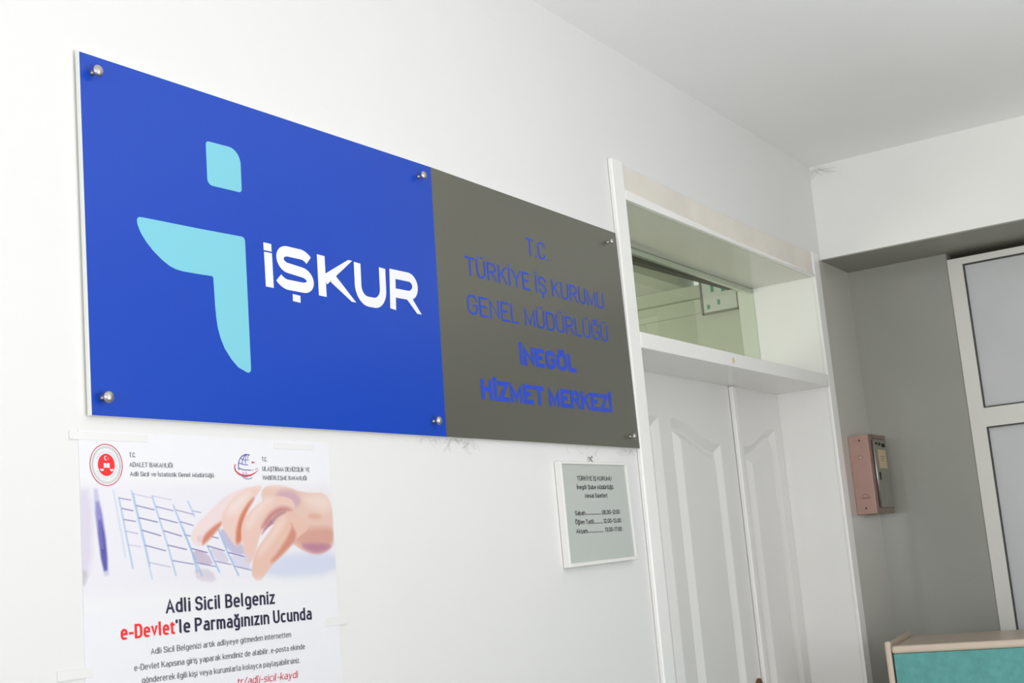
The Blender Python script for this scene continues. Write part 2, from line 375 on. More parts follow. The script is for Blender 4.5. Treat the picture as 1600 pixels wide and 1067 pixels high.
# ---- double door with its casing
d = root('door_1', (2.257, YD, 0)); struct(d, 'white double door with arched moulded panels'); d['category'] = 'door'
def leaf(x0, x1, panels, name):
    """moulded leaf: a height field with V-grooves round arch-topped panels"""
    xs = list(np.arange(x0, x1, .0032)) + [x1]
    zs = list(np.linspace(.005, 1.70, 26)) + list(np.arange(1.704, 2.0306, .0034)) + [2.0306]
    def depth(x, z):
        best = 0.0
        for (xa, xb, up) in panels:
            t = (x - xa) / (xb - xa); t = t if up > 0 else 1 - t
            t = min(max((t - .06) / .86, 0), 1); s = t * t * (3 - 2 * t); top = 1.852 + .062 * s
            for zb, zt in ((1.10, top), (.16, .98)):
                q = min(x - xa, xb - x, (zt - z) * .93, z - zb)
                if q <= 0: continue
                if q < .023: v = q / .023
                elif q < .028: v = 1
                elif q < .051: v = 1 - (q - .028) / .023
                else: v = 0
                best = max(best, v * .0160)
        return best
    vs = []; nx = len(xs)
    for z in zs:
        for x in xs: vs.append((x, YD + depth(x, z), z))
    fs = [(j * nx + i, j * nx + i + 1, (j + 1) * nx + i + 1, (j + 1) * nx + i) for j in range(len(zs) - 1) for i in range(nx - 1)]
    b = MB(); b.add(vs, fs)
    nb = len(vs)
    c = [(x0, YD, .005), (x1, YD, .005), (x1, YD, 2.0306), (x0, YD, 2.0306)]; c2 = [(p[0], YD + .04, p[2]) for p in c]
    b.add(c + c2, [(0, 4, 5, 1), (1, 5, 6, 2), (2, 6, 7, 3), (3, 7, 4, 0), (4, 7, 6, 5)])
    return obj(name, b, M_DOOR, d, smooth='keep')
lf = leaf(1.604, 2.515, [(1.703, 2.020, 1), (2.094, 2.412, -1)], 'door_leaf')
rf = leaf(2.517, 2.911, [(2.588, 2.858, 1)], 'door_leaf')
b = MB(); b.box(2.516, 2.543, YD - .014, YD - .0005, .006, 2.0295)
obj('meeting_strip', b, M_TRIM, d, bevel=.003)
# bronze handle on the wide leaf, its pointed plate top just inside the frame
b = MB(); b.prism([(2.466, .93), (2.506, .93), (2.506, 1.155), (2.500, 1.172), (2.492, 1.181), (2.482, 1.181), (2.472, 1.172), (2.466, 1.155)], YD - .010, YD)
hp = obj('door_handle', b, M_BRASS, d, bevel=.003)
b = MB(); b.tube([(2.486, YD - .008, 1.08), (2.486, YD - .05, 1.08), (2.478, YD - .058, 1.08), (2.37, YD - .058, 1.077)], .009, 12)
obj('lever', b, M_BRASS, hp, smooth=True)
# casing and lining
b = MB(); b.hexa([(1.5431, -.0124, 0), (1.601, -.0124, 0), (1.601, 0, 0), (1.5431, 0, 0)], [(1.5431, -.0124, 2.483), (1.601, -.0124, 2.4855), (1.601, 0, 2.4855), (1.5431, 0, 2.483)])
obj('casing', b, M_TRIM, d, bevel=.004)
b = MB(); b.box(DR, 2.969, -.0124, 0, 0, 2.474)
obj('casing', b, M_TRIM, d, bevel=.003)
b = MB(); b.box(DL - .0195, DL, .0005, .2595, 0, DH)
b.box(DR, DR + .0195, -.0005, .2595, 0, DH); obj('lining', b, M_TRIM, d)
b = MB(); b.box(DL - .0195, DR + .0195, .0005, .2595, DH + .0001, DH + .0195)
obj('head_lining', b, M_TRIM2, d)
b = MB(); b.prism([(1.601, DH), (DR, DH), (DR, 2.3988), (2.1641, 2.4021), (1.601, 2.4146)], -.0124, .0)
obj('head_edge', b, M_TRIM, d, bevel=.0015)
b = MB(); b.prism([(1.601, 2.4146), (2.1641, 2.4021), (DR, 2.3988), (DR, 2.475), (2.62, 2.471), (2.13, 2.470), (1.601, 2.480)], -.007, .0)
hc = obj('head_casing', b, M_CREAM, d, bevel=.004); hc['label'] = 'cream primed head board over the door'
b = MB(); b.box(DL, DR, -.0124, .235, 2.0306, 2.0692)
obj('transom_bar', b, M_TRIM, d, bevel=.002)
b = MB(); b.prism(circle(2.147, 2.0481, .007, 12, .008), -.0131, -.0124)
st = obj('paint_chip', b, M_STAIN, d); st['label'] = 'yellowish paint chip on the transom bar'

# ---- transom window over the door
w = root('window_1', (2.257, .205, 2.0692)); struct(w, 'greenish glass transom window above the double door'); w['category'] = 'window'
b = MB(); b.box(DL + .001, DR - .001, .203, .207, 2.07, DH - .001)
obj('glass_pane', b, M_GLASS, w)
b = MB(); b.box(DL + .001, DR - .001, .207, .220, 2.374, DH - .001)
obj('glazing_bead', b, M_TRIM, w)
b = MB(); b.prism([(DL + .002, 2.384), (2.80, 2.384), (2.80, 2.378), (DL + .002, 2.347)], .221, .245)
obj('shade_wedge', b, M_DARK, w)  # dark wedge shaped as the shadow gap at the glass top

# ---- the office behind the transom
b = MB(); b.box(1.2, 3.6, .71, 3.4, 2.57, 2.65); b.box(1.2, 3.6, .26, .71, 2.62, 2.7)
struct(obj('ceiling_office', b, M_BACK))
b = MB(); b.box(3.5, 3.6, .60, 3.4, 0, 2.57); b.box(3.49, 3.6, .26, .60, 0, 2.57); b.box(3.482, 3.5, .64, 3.4, 2.455, 2.51)
struct(obj('wall_office_end', b, M_BACK))
b = MB(); b.box(1.1, 3.6, 3.4, 3.5, 0, 2.65); b.box(1.1, 1.2, .26, 3.4, 0, 2.65)
struct(obj('wall_office_far', b, M_BACK))
b = MB(); b.box(1.1, 3.6, .26, 3.5, -.1, 0)
struct(obj('floor_office', b, M_FLOOR))
nb = root('hanging_notice', (3.47, .555, 2.446))
tag(nb, 'clear framed notice sheet with green print seen through the transom glass', 'notice')
b = MB(); b.box(3.470, 3.481, .483, .628, 2.447, 2.60)
obj('sheet', b, M_SHEET, nb)
b = MB()
for (y0, y1, z0, z1) in ((.575, .588, 2.525, 2.57), (.528, .545, 2.52, 2.575), (.515, .525, 2.52, 2.575), (.598, .61, 2.462, 2.478), (.555, .566, 2.472, 2.492)):
    b = MB(); b.box(3.4695, 3.470, y0, y1, z0, z1); obj('green_print', b, M_GREENP, nb)
b = MB(); b.box(3.467, 3.482, .478, .486, 2.442, 2.60); b.box(3.467, 3.482, .625, .632, 2.442, 2.60); b.box(3.467, 3.482, .478, .632, 2.442, 2.448)
obj('frame', b, M_GATE, nb)

# ---- white plastic door in the back wall
p = root('door_2', (XW, -.9, 0)); struct(p, 'white plastic door with two pale infill panels in the back wall'); p['category'] = 'door'
Y0, Y1, ZT = -.3385, -1.62, 2.4386
b = MB()
zs = [.06, .16, 1.02, 1.10, 1.8707, 1.9325, 2.4162]
b.box(XW - .004, XW + .05, Y0 - .048, Y0, 0, ZT); b.box(XW - .004, XW + .05, Y1, Y1 + .048, 0, ZT)
for z0, z1 in ((2.4162, ZT), (1.8707, 1.9325), (.93, 1.0), (0, .08)):
    b.box(XW - .004, XW + .05, Y1 + .048, Y0 - .048, z0, z1)
obj('door_frame', b, M_PVC, p)
for z0, z1 in ((1.9325, 2.4162), (1.0, 1.8707), (.08, .93)):
    b = MB(); b.box(XW + .008, XW + .03, Y1 + .048, Y0 - .048, z0, z1)
    pn = obj('infill_panel', b, M_PVCP, p)
    b = MB(); g = .0045
    ya, yb = Y1 + .048, Y0 - .048
    b.box(XW - .0025, XW + .008, ya, ya + g, z0, z1); b.box(XW - .0025, XW + .008, yb - g, yb, z0, z1)
    b.box(XW - .0025, XW + .008, ya + g, yb - g, z0, z0 + g); b.box(XW - .0025, XW + .008, ya + g, yb - g, z1 - g, z1)
    obj('gasket', b, M_GASKET, pn)
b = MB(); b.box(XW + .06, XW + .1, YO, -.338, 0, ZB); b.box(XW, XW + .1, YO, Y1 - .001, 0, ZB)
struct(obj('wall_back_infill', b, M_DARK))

# ================================================================== the sign
s = root('office_sign', (.77, -.001, 1.79))
tag(s, 'long blue and grey office sign with white lettering, screwed flat to the wall', 'sign')
YF = -.010
BL = [(-.0028, 2.2833), (.8005, 2.2970), (.7855, 1.7900), (0, 1.7884)]
GR = [(.8005, 2.2970), (1.5297, 2.2968), (1.5425, 1.7922), (.7855, 1.7900)]
def inset(q, d):
    c = (sum(p[0] for p in q) / 4, sum(p[1] for p in q) / 4)
    return [(p[0] - d * (1 if p[0] > c[0] else -1), p[1] - d * (1 if p[1] > c[1] else -1)) for p in q]
b = MB(); b.prism([BL[0], BL[1], GR[1], GR[2], BL[2], BL[3]], YF + .0006, -.0030)
obj('backing_plate', b, M_EDGE, s)
e = .0016
b = MB(); b.prism([(BL[0][0] + e, BL[0][1] - e), (BL[1][0], BL[1][1] - e), (BL[2][0], BL[2][1] + .0002), (BL[3][0] + e, BL[3][1] + .0002)], YF, YF + .0006)
bp_ = obj('blue_panel', b, M_BLUE, s); bp_['label'] = 'glossy blue half with the logo'
b = MB(); b.prism([(GR[0][0], GR[0][1] - e), (GR[1][0] - e * .3, GR[1][1] - e), (GR[2][0] - e * .3, GR[2][1] + .0002), (GR[3][0], GR[3][1] + .0002)], YF, YF + .0006)
gp_ = obj('grey_panel', b, M_STEEL, s); gp_['label'] = 'metallic grey half with blue lettering'
# logo: rounded square over a swept i
YL = YF - .00025
dot = fillet([(.26, 2.2112), (.2776 + .0194, 2.2125, .024), (.2960, 2.1440, .006), (.2250, 2.1422, .010), (.2253, 2.2100, .006), (.26, 2.2112)])[:-1]
b = MB(); b.prism(dot, YL, YF)
bod = fillet([(.20, 2.0714), (.2976, 2.0747, .007), (.2962, 1.8640, .010), (.2700, 1.8730, .02)])
bod += [(.2570, 1.8835), (.2443, 1.8982), (.2365, 1.9135), (.2319, 1.9288), (.2300, 1.9427), (.2288, 1.96)]
bod += fillet([(.2285, 1.975), (.2276, 2.0040, .003), (.20, 2.0032)])
bod += [(.1687, 2.0028), (.1560, 2.0038), (.1443, 2.0068), (.1290, 2.0145), (.1145, 2.0245), (.1030, 2.0350), (.0940, 2.0460), (.0890, 2.0560)]
bod += fillet([(.0880, 2.0600), (.0876, 2.0682, .006), (.10, 2.0690)])
b.prism(bod, YL, YF)
lg = obj('logo', b, M_SKY, bp_); lg['label'] = 'light blue swept letter i'
# white word mark, wide strokes
b = MB(); W = .0175
def ws(pts, w=W, lo=None, hi=None):
    LAYER[0] += 1; i0 = len(b.v); stroke(b, fillet(pts, 9), w, YL - 4e-5 * LAYER[0])
    if lo: clampz(b, i0, lo, hi)
ws([(.3465, 2.0040), (.3465, 2.0588)]); ws([(.3460, 2.0613), (.3460, 2.0735)])
ws([(.4400, 2.0600), (.4320, 2.0676, .010), (.3730, 2.0676, .018), (.3730, 2.0420, .016), (.4410, 2.0370, .018), (.4410, 2.0136, .018), (.3760, 2.0136, .012), (.3675, 2.0225)], .0165)
ws([(.4060, 1.9885), (.4065, 1.9998)], .0178)
ws([(.4695, 2.0060), (.4705, 2.0742)], .0190)
ws([(.5450, 2.0850), (.4770, 2.0340)], .0172, 2.0061, 2.0770); ws([(.4972, 2.0394), (.5480, 1.9960)], .0180, 2.0061, 2.0770)
ws([(.5630, 2.0758), (.5610, 2.0118, .026), (.6280, 2.0118, .026), (.6305, 2.0766)], .0175)
ws([(.6540, 2.0070), (.6590, 2.0707), (.7240, 2.0715, .020), (.7210, 2.0380, .020), (.6640, 2.0372)], .0165)
ws([(.6950, 2.0415), (.7300, 1.9970)], .0172, 2.0072, 2.0440)
obj('wordmark', b, M_WHITEV, bp_)
b = MB()
line('lettering', M_BLUET, gp_, 'T.C.', 1.1200, 1.2066, 2.1780, .0375, .0041, YL)
line('lettering', M_BLUET, gp_, 'TÜRKİYE İŞ KURUMU', .8905, 1.4370, 2.1030, .0372, .0041, YL, z1=2.1017)
line('lettering', M_BLUET, gp_, 'GENEL MÜDÜRLÜĞÜ', .8865, 1.4415, 2.0268, .0392, .0041, YL, z1=2.0272)
line('lettering', M_BLUET, gp_, 'İNEGÖL', 1.0580, 1.2827, 1.9443, .0388, .0088, YL, z1=1.9456, gap=.085)
line('lettering', M_BLUET, gp_, 'HİZMET MERKEZİ', .9095, 1.4272, 1.8657, .0392, .0088, YL, z1=1.8680, gap=.085, space=.26)
# six dome screws on stems
def screw(x, z, r):
    b = MB(); b.lathe_y(x, z, [(.0042, YF), (.0022, YF - .001), (.0022, YF - .0095), (.0024, YF - .010)], 14)
    q = obj('dome_screw', b, M_CHROME, s, smooth=True)
    b = MB(); y = YF - .010
    b.lathe_y(x, z, [(r * .75, y), (r, y - .0012), (r * .96, y - .0030), (r * .8, y - .0048), (r * .5, y - .0060), (.0004, y - .0065)], 28)
    obj('dome_cap', b, M_CHROME, q, smooth=True)
for (x, z, r) in ((.0192, 2.2568, .0082), (.7593, 2.2677, .0078), (1.4832, 2.2649, .0068), (.0189, 1.8117, .0082), (.7488, 1.8161, .0078), (1.4978, 1.8170, .0068)):
    screw(x, z, r)

# dusty cobwebs hanging under the sign
random.seed(5)
b = MB()
for cx, n, sp in ((.80, 26, .085), (.80, 10, .04), (1.50, 16, .035), (1.30, 5, .10)):
    for k in range(n):
        x = cx + random.uniform(-sp, sp); zt = 1.789; y = -.0022
        dx = random.uniform(-.03, .03); dz = random.uniform(-.022, -.004) * (1.2 if sp > .05 else .7)
        pts = [(x, y, zt), (x + dx * .3 + random.uniform(-.004, .004), y, zt + dz * .5), (x + dx * .7, y, zt + dz * .9 + random.uniform(-.003, .003)), (x + dx, y, zt + dz)]
        b.tube(pts, .00016, 4)
cw = obj('cobweb', b, M_WEB); cw['kind'] = 'stuff'; tag(cw, 'dusty grey cobweb threads hanging under the sign\'s lower edge', 'cobweb')

b = MB()
for k in range(7):
    x = XB - random.uniform(.002, .03); z = CEIL - random.uniform(.0, .02); y = -random.uniform(.03, .14)
    b.tube([(XB - .004, -.003, CEIL - .012 - .006 * k), (x, y * .5, z - .006), (XB - .001, y, CEIL - random.uniform(.02, .045))], .0003, 4)
cw2 = obj('cobweb', b, M_WEB); cw2['kind'] = 'stuff'; tag(cw2, 'thin cobweb threads in the ceiling corner against the beam', 'cobweb')

# ================================================================== the poster
q = root('information_poster', (.23, 0, 1.07))
tag(q, 'white ministry poster with a hand on a keyboard, taped below the blue sign', 'poster')
PX0, PX1, PZ0, PZ1 = -.0138, .4715, 1.07, 1.770
b = MB(); b.box(PX0, PX1, -.0012, -.0002, PZ0, PZ1)
obj('paper_sheet', b, M_PAPER, q)
YP = -.0012
PRINT_BASE = [((226, 220, 238), 12, 0.9, [(-20.4, 1695.1), (5.4, 1695.2), (1.3, 1586.4), (-24.2, 1587.7)]), ((215, 222, 245), 14, 0.8, [(318.8, 1596.9), (476.7, 1602.2), (472.9, 1562.5), (312.3, 1562.7)]), ((205, 203, 232), 5, 0.9, [(4.8, 1695.2), (15.9, 1695.3), (30.4, 1584.9), (17.2, 1585.6)]), ((120, 120, 200), 5, 0.8, [(7.7, 1678.8), (17.1, 1678.8), (27.1, 1613.0), (15.4, 1613.4)]), ((82, 80, 172), 4, 0.9, [(11.2, 1655.4), (19.4, 1655.3), (27.7, 1592.0), (17.4, 1590.2)]), ((190, 185, 190), 6, 0.6, [(-18.2, 1596.4), (-4.3, 1588.9), (-10.6, 1573.3), (-19.0, 1573.8)]), ((205, 192, 214), 3, 0.9, [(171.2, 1613.4), (200.1, 1607.4), (212.9, 1588.4), (178.5, 1592.9)]), ((222, 215, 232), 3, 0.9, [(202.3, 1615.4), (233.1, 1608.8), (243.4, 1590.1), (214.4, 1595.9)]), ((196, 192, 222), 4, 0.9, [(223.2, 1639.2), (239.4, 1638.8), (272.6, 1614.5), (273.4, 1600.0), (239.1, 1607.3)]), ((222, 220, 240), 4, 0.9, [(240.7, 1603.9), (277.1, 1598.6), (286.8, 1577.2), (250.4, 1586.7)]), ((215, 205, 220), 5, 0.7, [(173.1, 1587.6), (207.3, 1583.5), (216.7, 1565.3), (178.8, 1569.9)])]
PRINT_LINES = [((78, 74, 150), 1.0, 0.7, [(48.0, 1683.4), (67.8, 1680.5)]), ((78, 74, 150), 1.0, 0.9, [(52.0, 1669.8), (70.8, 1666.5)]), ((78, 74, 150), 1.0, 0.8, [(54.4, 1655.4), (74.2, 1652.5)]), ((78, 74, 150), 1.0, 0.4, [(56.8, 1640.4), (78.1, 1636.3)]), ((78, 74, 150), 1.0, 0.25, [(60.5, 1622.4), (82.0, 1619.4)]), ((78, 74, 150), 1.0, 0.25, [(72.8, 1688.7), (102.5, 1683.3)]), ((78, 74, 150), 1.0, 0.9, [(75.2, 1673.7), (107.1, 1667.4)]), ((78, 74, 150), 1.0, 1, [(79.1, 1657.5), (112.1, 1650.9)]), ((78, 74, 150), 1.0, 1, [(84.0, 1641.0), (116.6, 1632.9)]), ((78, 74, 150), 1.0, 0.9, [(88.4, 1621.1), (124.0, 1612.6)]), ((78, 74, 150), 1.0, 0.35, [(93.5, 1598.5), (131.6, 1590.8)]), ((78, 74, 150), 1.0, 0.25, [(105.8, 1685.8), (138.1, 1680.8)]), ((78, 74, 150), 1.0, 0.7, [(110.6, 1671.8), (140.6, 1665.8)]), ((78, 74, 150), 1.0, 0.9, [(115.6, 1656.2), (147.0, 1649.5)]), ((78, 74, 150), 1.0, 1, [(121.8, 1639.4), (153.7, 1631.4)]), ((78, 74, 150), 1.0, 1, [(128.9, 1619.8), (161.7, 1613.0)]), ((78, 74, 150), 1.0, 0.8, [(135.4, 1599.2), (173.4, 1592.6)]), ((78, 74, 150), 1.0, 0.6, [(145.7, 1667.0), (177.3, 1660.4)]), ((78, 74, 150), 1.0, 0.8, [(151.4, 1651.2), (176.5, 1645.2)]), ((78, 74, 150), 1.0, 0.8, [(158.8, 1633.1), (170.5, 1630.8)]), ((78, 74, 150), 1.0, 1, [(167.9, 1614.8), (200.1, 1607.4)]), ((78, 74, 150), 1.0, 0.7, [(176.9, 1595.0), (214.6, 1587.5)]), ((78, 74, 150), 1.0, 0.5, [(175.9, 1665.5), (191.3, 1662.8)]), ((78, 74, 150), 1.0, 1, [(200.6, 1616.8), (233.1, 1608.8)]), ((78, 74, 150), 1.0, 0.7, [(213.3, 1595.2), (245.1, 1589.0)]), ((78, 74, 150), 1.0, 0.9, [(206.7, 1629.8), (222.4, 1626.6)]), ((78, 74, 150), 1.0, 1, [(239.0, 1606.5), (272.6, 1599.0)]), ((78, 74, 150), 1.0, 0.7, [(250.4, 1586.7), (285.1, 1579.4)]), ((150, 190, 235), 2.2, 0.7, [(48.0, 1683.4), (60.5, 1622.4), (66.8, 1592.5)]), ((150, 190, 235), 2.2, 0.4, [(69.0, 1693.1), (93.5, 1598.5), (98.8, 1576.6)]), ((150, 190, 235), 2.2, 0.7, [(71.3, 1689.4), (89.8, 1619.1), (95.5, 1593.6)]), ((150, 190, 235), 2.2, 0.7, [(104.2, 1685.8), (128.2, 1619.1), (140.8, 1579.3)]), ((150, 190, 235), 2.2, 0.8, [(141.0, 1673.3), (171.0, 1610.2), (179.6, 1582.3)]), ((150, 190, 235), 2.2, 0.6, [(168.1, 1678.2), (178.9, 1657.8)]), ((150, 190, 235), 2.2, 0.8, [(156.0, 1643.1), (174.1, 1605.1), (187.8, 1576.9)]), ((150, 190, 235), 2.2, 0.9, [(200.6, 1616.8), (221.2, 1580.3)]), ((150, 190, 235), 2.2, 0.9, [(221.6, 1641.8), (239.0, 1606.5), (258.6, 1573.4)]), ((150, 190, 235), 2.2, 0.3, [(39.3, 1693.0), (55.3, 1607.2)])]
PRINT_HAND = [((190, 140, 160), 3, 1, [(331.6, 1661.2), (363.0, 1655.4), (322.1, 1639.7), (305.4, 1624.1)]), ((238, 204, 190), 3, 1, [(320.9, 1701.5), (358.8, 1703.6), (407.1, 1689.9), (472.0, 1692.0), (470.4, 1609.5), (450.1, 1598.9), (428.4, 1596.6), (403.5, 1600.6), (379.7, 1611.6), (352.5, 1625.5), (330.7, 1650.4), (310.0, 1685.7)]), ((250, 232, 224), 20, 0.6, [(398.6, 1688.5), (471.9, 1691.4), (468.9, 1659.7), (417.6, 1665.9)]), ((218, 160, 146), 14, 0.8, [(373.6, 1635.9), (436.4, 1637.4), (472.0, 1636.7), (470.4, 1609.5), (428.4, 1596.6), (383.8, 1612.3)]), ((184, 128, 160), 8, 0.75, [(384.1, 1615.0), (468.7, 1611.0), (450.3, 1600.3), (420.0, 1597.4)]), ((205, 165, 190), 10, 0.7, [(350.2, 1696.7), (390.6, 1692.7), (401.3, 1671.6), (363.9, 1666.4), (336.3, 1672.0)]), ((228, 170, 150), 6, 0.6, [(417.1, 1660.3), (446.8, 1657.1), (441.7, 1648.6), (412.2, 1651.9)]), ((246, 226, 226), 3, 1, [(168.8, 1630.3), (174.9, 1618.8), (188.4, 1615.9), (201.0, 1622.6), (228.9, 1643.7), (250.8, 1672.6), (291.6, 1696.4), (288.1, 1700.4), (242.7, 1688.4), (205.2, 1662.6), (180.6, 1646.4)]), ((216, 126, 100), 6, 0.85, [(190.2, 1616.6), (201.0, 1622.6), (228.9, 1643.7), (233.0, 1651.9), (211.0, 1642.0), (192.7, 1629.7)]), ((235, 205, 215), 2, 0.8, [(180.7, 1630.0), (187.7, 1632.3), (194.5, 1629.6), (190.6, 1623.4), (182.6, 1621.9)]), ((244, 212, 202), 3, 1, [(237.7, 1667.5), (229.6, 1654.6), (230.6, 1641.6), (242.3, 1628.4), (252.4, 1615.9), (263.3, 1613.4), (270.0, 1625.0), (268.9, 1640.8), (279.7, 1661.8), (302.3, 1685.7), (321.1, 1703.4), (288.0, 1699.1), (257.2, 1685.7)]), ((252, 240, 238), 14, 0.55, [(249.3, 1677.8), (282.0, 1693.7), (295.1, 1691.1), (262.9, 1662.0), (240.6, 1657.0)]), ((214, 118, 88), 7, 0.85, [(256.0, 1615.0), (269.8, 1622.4), (269.6, 1640.8), (279.7, 1661.8), (302.3, 1685.7), (286.5, 1677.7), (266.3, 1656.7), (257.4, 1635.8)]), ((242, 206, 194), 3, 1, [(333.6, 1687.9), (293.4, 1668.3), (273.3, 1651.3), (267.0, 1635.6), (269.8, 1611.9), (273.5, 1590.9), (283.7, 1587.3), (294.2, 1600.5), (303.5, 1624.1), (316.3, 1639.8), (343.4, 1661.1), (386.1, 1663.9), (381.5, 1682.9)]), ((250, 232, 228), 14, 0.55, [(317.8, 1685.7), (289.1, 1661.7), (276.3, 1640.7), (287.4, 1637.8), (312.1, 1661.4), (345.1, 1682.9)]), ((196, 124, 124), 9, 0.8, [(318.2, 1639.8), (343.4, 1661.1), (386.1, 1663.9), (356.3, 1671.9), (327.6, 1661.3), (306.4, 1637.4)]), ((222, 215, 235), 3, 0.8, [(271.9, 1604.0), (281.2, 1603.7), (284.5, 1587.8), (274.6, 1590.3)]), ((240, 200, 184), 3, 1, [(399.9, 1654.9), (379.9, 1662.9), (355.3, 1660.4), (321.3, 1629.0), (296.6, 1608.4), (283.9, 1579.4), (287.9, 1566.6), (302.7, 1561.9), (317.2, 1575.7), (333.7, 1588.3), (358.8, 1603.5), (384.6, 1621.9), (419.4, 1637.7)]), ((250, 230, 222), 13, 0.55, [(355.0, 1656.8), (325.1, 1628.9), (300.2, 1605.6), (303.4, 1597.5), (332.1, 1617.9), (366.6, 1649.8)]), ((214, 138, 118), 8, 0.8, [(372.4, 1647.0), (377.9, 1638.6), (347.0, 1606.7), (322.1, 1588.8), (333.8, 1588.8), (363.0, 1605.6), (389.0, 1624.5)]), ((150, 110, 140), 5, 0.6, [(330.7, 1650.4), (349.4, 1661.0), (369.7, 1663.0), (346.9, 1655.6), (332.2, 1643.6)])]

def sd_poly(px, pz, poly):
    P = np.array(poly, float); n = len(P); d = np.full(px.shape, 1e9); s = np.ones(px.shape)
    for i in range(n):
        a = P[i]; c = P[i - 1]; ex, ez = c - a; wx, wz = px - a[0], pz - a[1]
        t = np.clip((wx * ex + wz * ez) / (ex * ex + ez * ez + 1e-12), 0, 1)
        bx, bz = wx - ex * t, wz - ez * t; d = np.minimum(d, bx * bx + bz * bz)
        c1 = pz >= a[1]; c2 = pz < c[1]; c3 = ex * wz > ez * wx
        s = np.where((c1 & c2 & c3) | (~c1 & ~c2 & ~c3), -s, s)
    return s * np.sqrt(d)
def seg_d(px, pz, a, c):
    ex, ez = c[0] - a[0], c[1] - a[1]; wx, wz = px - a[0], pz - a[1]
    t = np.clip((wx * ex + wz * ez) / (ex * ex + ez * ez + 1e-12), 0, 1)
    return np.hypot(wx - ex * t, wz - ez * t)
def smooth_poly(p):
    out = []
    for i in range(len(p)):
        a, c = p[i], p[(i + 1) % len(p)]
        out += [(a[0] * .75 + c[0] * .25, a[1] * .75 + c[1] * .25), (a[0] * .25 + c[0] * .75, a[1] * .25 + c[1] * .75)]
    return out
NX, NZ = 420, 190
gx = np.linspace(PX0 * 1000 + .2, PX1 * 1000 - .2, NX); gz = np.linspace(1540, 1712, NZ)
px, pz = np.meshgrid(gx, gz)
img = np.zeros((NZ, NX, 3)); img[:] = (243, 242, 250)
K = .42                                                       # print blur unit to millimetres
def over(c, a): 
    global img
    img = img * (1 - a[..., None]) + np.array(c, float) * a[..., None]
for c, bl, al, pts in PRINT_BASE:
    sd = sd_poly(px, pz, smooth_poly(pts)); over(c, al * np.clip(.5 - sd / (2 * bl * K + .2), 0, 1))
for k in range(34):                                            # vent slits on the laptop's edge
    z = 1686 - k * 2.0; x = 8 + k * .22
    over((205, 200, 235), .5 * np.clip(1.2 - seg_d(px, pz, (x, z), (x + 5.5, z - 1.2)) / .55, 0, 1))
for c, wd, al, pts in PRINT_LINES:
    dd = np.min([seg_d(px, pz, pts[i], pts[i + 1]) for i in range(len(pts) - 1)], axis=0)
    over(c, al * np.clip(1.25 - dd / (wd * .75), 0, 1))
for c, bl, al, pts in PRINT_HAND:
    sd = sd_poly(px, pz, smooth_poly(smooth_poly(pts))); over(c, al * np.clip(.5 - sd / (2 * bl * K + .2), 0, 1))
fade = np.clip((pz - 1545) / 32, 0, 1) * np.clip((1714 - pz) / 22, 0, 1)
fade = fade * fade * (3 - 2 * fade)
img = img * fade[..., None] + np.array((249, 249, 252.)) * (1 - fade[..., None])
me = bpy.data.meshes.new('printed_photo'); ox = q.location
vs = [(gx[i] / 1000 - ox.x, YP - .0002 - ox.y, gz[j] / 1000 - ox.z) for j in range(NZ) for i in range(NX)]
me.from_pydata(vs, [], [(j * NX + i, j * NX + i + 1, (j + 1) * NX + i + 1, (j + 1) * NX + i) for j in range(NZ - 1) for i in range(NX - 1)])
c8 = np.clip(img * .93, 0, 255) / 255.0; cl = np.where(c8 <= .04045, c8 / 12.92, ((c8 + .055) / 1.055) ** 2.4)
ca = me.color_attributes.new('print_ink', 'FLOAT_COLOR', 'POINT')
ca.data.foreach_set('color', np.concatenate([cl.reshape(-1, 3), np.ones((NX * NZ, 1))], axis=1).astype(np.float32).ravel())
mp = mat('photo_print', (1, 1, 1, 1), 0.35, spec=0.4)
at = mp.node_tree.nodes.new('ShaderNodeAttribute'); at.attribute_name = 'print_ink'
mp.node_tree.links.new(at.outputs['Color'], mp.node_tree.nodes['Principled BSDF'].inputs['Base Color'])
me.materials.append(mp)
po = bpy.data.objects.new('printed_photo', me); COL.objects.link(po); po.parent = q; po['label'] = 'printed photo of a hand typing on a white keyboard'
YT = YP - .0005
# ministry emblem: rings round a red disc with crescent, book and scales
b = MB(); b.flat(circle(.0289, 1.7262, .0136, 40, .0145), YT)
em = obj('round_emblem', b, M_RED, q); em['label'] = 'red and white round emblem'
b = MB(); ring(b, .0289, 1.7262, .0262, .0268, .0011, YT); obj('outer_ring', b, M_CRIM, em)
b = MB(); ring(b, .0289, 1.7262, .0228, .0236, .0006, YT); ring(b, .0289, 1.7262, .0212, .0220, .0003, YT)
for k in range(30):
    a = math.radians(-62 + k * 10.4); r0, r1 = .0166, .0182
    if k % 8 == 6: continue
    stroke(b, [(.0289 + r0 * math.sin(a), 1.7262 + r0 * math.cos(a)), (.0289 + r1 * math.sin(a), 1.7262 + r1 * math.cos(a))], .0007, YT)
obj('inner_rings', b, M_RINGG, em)
b = MB(); Y2 = YT - .0003
cr = [(.0283 + .0031 * math.cos(math.radians(t)), 1.7350 + .0031 * math.sin(math.radians(t))) for t in range(40, 321, 10)]
cr += [(.0291 + .0024 * math.cos(math.radians(t)), 1.7350 + .0024 * math.sin(math.radians(t))) for t in range(315, 44, -10)]
b.flat(cr, Y2)
b.flat([(.0318 + (.0012 if k % 2 == 0 else .0005) * math.cos(math.radians(36 * k)), 1.7348 + (.0012 if k % 2 == 0 else .0005) * math.sin(math.radians(36 * k))) for k in range(10)], Y2)
b.flat([(.0243, 1.7282), (.0262, 1.7286), (.0286, 1.7279), (.0286, 1.7222), (.0262, 1.7226), (.0243, 1.7220)], Y2)
